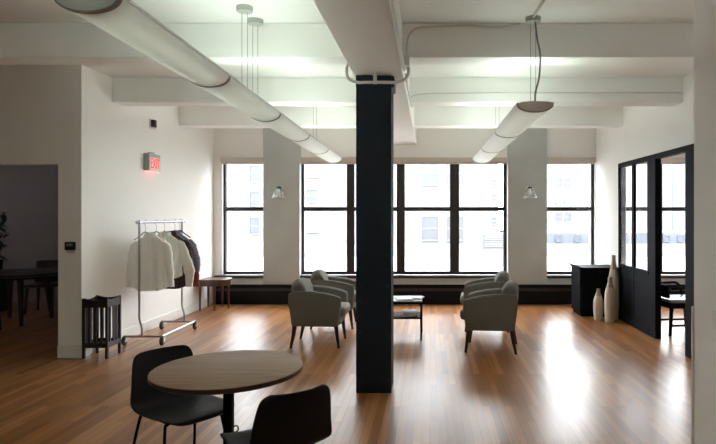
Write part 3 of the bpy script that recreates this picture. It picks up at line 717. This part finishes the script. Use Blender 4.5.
# ------------------------------------------------------------------ dim dining room
t = thing('dining_table', 'dark round dining table in the dim side room', 'table', (-6.15, 8.45, 0))
MB().lathe([(0, .70), (.60, .70), (.63, .72), (.63, .74), (0, .745)], seg=40).build('table_top', 'darkwood', t, smooth=True)
MB().lathe([(.5, .66), (.5, .70)], seg=32).build('apron', 'darkwood', t)
for a in (45, 135, 225, 315):
    x, y = math.cos(math.radians(a)), math.sin(math.radians(a))
    MB().taper((x * .46, y * .46, 0), (x * .38, y * .38, .68), .035, .06).build('leg', 'darkwood', t)
def dchair(label, loc, rz):
    t = thing('dining_chair', label, 'chair', loc, rz, group='dark chairs around the dining table')
    MB().box(-.21, .21, -.22, .22, .42, .46).build('seat', 'darkwood', t, bevel=.012)
    rings = [[(x + .06 * u * u, .22 * u, z) for u in [-1 + .25 * i for i in range(9)]] for x, z in ((-.20, .47), (-.225, .6), (-.25, .74), (-.27, .82))]
    MB().loft(rings, caps=False, closed=False).build('backrest', 'darkwood', t, smooth=True, solid=.025)
    for sx in (-1, 1):
        for sy in (-1, 1): MB().taper((sx * .21, sy * .2, 0), (sx * .18, sy * .18, .43), .025, .035).build('leg', 'darkwood', t)
    return t
dc = dchair('dark dining chair tucked at the right side of the dim dining table', (-5.40, 8.80, 0), math.radians(205))
dup(dc, (-6.1, 7.62, 0), math.radians(95), 'dark dining chair at the near side of the dim dining table')
dup(dc, (-6.30, 9.33, 0), math.radians(-80), 'dark dining chair behind the dim dining table')
# dark leafy plant behind the table
t = thing('potted_plant', 'dark leafy plant on a stand at the left edge of the dim room', 'plant', (-7.16, 9.3, 0))
MB().box(-.16, .16, -.16, .16, 0, .62).build('plant_stand', 'darkwood', t, bevel=.01)
MB().lathe([(.10, .62), (.14, .64), (.16, .84), (.15, .85), (.13, .83), (0, .82)], seg=20).build('pot', 'black', t, smooth=True)
fo = MB(); rnd = random.Random(3)
for i in range(90):
    a = rnd.uniform(0, 2 * PI); z = rnd.uniform(.85, 1.65); rr = .26 * math.sqrt(rnd.random()) * (1.0 - .5 * abs(z - 1.2) / .5)
    c = Vector((rr * math.cos(a), rr * math.sin(a), z)); mt = Matrix.Translation(c) @ Matrix.Rotation(rnd.uniform(0, 6.28), 4, 'Z') @ Matrix.Rotation(rnd.uniform(-1, 1), 4, 'X')
    w, L = rnd.uniform(.03, .05), rnd.uniform(.09, .15)
    fo.add([(-w, 0, 0), (0, -L, .02), (w, 0, 0), (0, L, -.03), (0, 0, .015)], [(0, 1, 4), (1, 2, 4), (2, 3, 4), (3, 0, 4)], mt)
fo.build('foliage', 'leaf', t)
MB().tube([(0, 0, .8), (.02, 0, 1.2), (-.01, .02, 1.6)], .012, 6).build('stem', 'leaf', t)

# ------------------------------------------------------------------ outside
struct(MB().box(-120, 160, 11, 200, -22.5, -22).build('street_ground', 'asphalt'), 'street far below the windows', 'ground')
def building(label, px0, px1, Y, zt, m, depth=12):
    x0, x1 = XP(px0, Y), XP(px1, Y)
    t = thing('building', label, 'building', ((x0 + x1) / 2, Y, -22)); hw = (x1 - x0) / 2
    MB().box(-hw, hw, 0, depth, 0, zt + 22).build('wall', m, t)
    def win(pa, pb, ya, yb, gm='facglass'):
        xa, xb = XP(pa, Y) - (x0 + x1) / 2, XP(pb, Y) - (x0 + x1) / 2; za, zb_ = ZP(yb, Y) + 22, ZP(ya, Y) + 22
        w = MB(); e = .12 * (xb - xa)
        w.box(xa, xb, -.12, .02, za - .08, za).box(xa, xb, -.08, .02, zb_, zb_ + .1)
        w.box(xa - .05, xa, -.08, .02, za, zb_).box(xb, xb + .05, -.08, .02, za, zb_).box(xa, xb, -.06, .02, (za + zb_) / 2 - .04, (za + zb_) / 2 + .04)
        f = w.build('window', m, t)
        MB().box(xa, xb, -.03, .01, za, zb_).build('window_pane', gm, f)
    return t, win
t, win = building('pale limestone office block seen through the middle windows', 300, 498, 45, 14, 'fac1')
for r_ in range(-1, 3):
    dy = -55 * r_
    win(422, 438, 217 + dy, 240 + dy); win(422, 438, 186 + dy, 206 + dy, 'facglass2'); win(447, 463, 217 + dy, 240 + dy); win(447, 463, 186 + dy, 206 + dy, 'facglass2')
    win(305, 319, 209 + dy, 232 + dy, 'facglass2'); win(307, 318, 190 + dy, 202 + dy)
for y in (183, 198, 221): win(492, 496, y - 3, y + 3)
t, win = building('tall pale apartment block seen through the window above the cabinet', 525, 584, 70, 15, 'fac1')
for k in range(-3, 5):
    y = 162 + 17 * k
    if y < 232:
        for a, c in ((556, 561.5), (565, 570.5)): win(a, c, y, y + 8, 'facglass' if k % 2 else 'facglass2')
t, win = building('pale building with banded facade at the right edge of the cabinet window', 583.35, 672, 70.5, 12, 'fac3')
for k in range(-3, 9):
    y = 140 + 9 * k
    win(587, 592, y, y + 3, 'facglass2')
t, win = building('blue tinted tower seen through the office doorway', 672.6, 730, 70.5, 13, 'fac2')
for k in range(0, 4):
    win(688, 694, 150 + 16 * k, 157 + 16 * k, 'facglass2')
t, win = building('pale block seen through the window nearest the left wall', 180, 312.5, 50, 14, 'fac3')
for k in range(0, 5): win(250, 260, 166 + 26 * k, 182 + 26 * k)
t, win = building('low blue grey rooftop block below the apartment towers', 513, 720, 40, ZP(233, 40), 'faclow', 8)
for k, px in enumerate((556, 575, 664, 678, 690)): win(px, px + 5, 236, 241, 'facglass')
t = thing('rooftop_vent_unit', 'grey louvred rooftop unit seen past the right pier edge', 'rooftop unit', (XP(499, 24), 24, -.6))
zl, zh = ZP(249, 24) + .6, ZP(233, 24) + .6
MB().box(-.69, .24, -.05, 1.0, 0, zl).build('plinth', 'fac3', t)
MB().box(-.69, .24, 0, 1.0, zl, zh).build('casing', 'faclow', t, bevel=.02)
MB().prism([(-.03 if i % 2 else 0, zl + .05 + (zh - zl - .1) * i / 12) for i in range(13)] + [(.02, zh - .05), (.02, zl + .05)], 'x', -.6, .15).build('louvre', 'facglass2', t)
t = thing('roof_terrace', 'sunlit white roof of the lower building outside the windows', 'roof', (0, 11, -22))
MB().box(-30, 30, .4, 19, 0, 21.4).build('roof_slab', 'fac3', t)
MB().box(-30, 30, 18.6, 19, 21.4, ZP(246, 30) + 22.1).build('parapet', 'fac3', t)

# ------------------------------------------------------------------ light
w = bpy.data.worlds.new('overcast_sky'); bpy.context.scene.world = w; w.use_nodes = True
bg = w.node_tree.nodes['Background']; bg.inputs[0].default_value = (.93, .965, 1.0, 1); bg.inputs[1].default_value = 12.0
def portal(x0, x1):
    L = bpy.data.lights.new('daylight_portal', 'AREA'); L.shape = 'RECTANGLE'; L.size = x1 - x0; L.size_y = 2.0; L.cycles.is_portal = True
    o = bpy.data.objects.new('daylight_portal', L); C.objects.link(o); o.location = ((x0 + x1) / 2, 10.62, 1.5); o.rotation_euler = (-PI / 2, 0, 0)
for a in (W1, WM, W6, W7): portal(*a)

# ------------------------------------------------------------------ camera and view
cam = bpy.data.cameras.new('camera'); co = bpy.data.objects.new('camera', cam); C.objects.link(co)
co.location = (0, 0, EYE); co.rotation_euler = (PI / 2, 0, 0)
cam.sensor_width = 36; cam.lens = F / 716 * 36; cam.shift_x = -(CX - 358) / 716; cam.shift_y = -(222 - CY) / 716; cam.clip_end = 500
S = bpy.context.scene; S.camera = co
S.view_settings.view_transform = 'Standard'; S.view_settings.look = 'None'; S.view_settings.gamma = 1; S.view_settings.exposure = 0.62
S.view_settings.use_curve_mapping = False
S.cycles.use_denoising = True
S.cycles.max_bounces = 14; S.cycles.diffuse_bounces = 8; S.cycles.transparent_max_bounces = 16
S.cycles.sample_clamp_indirect = 12
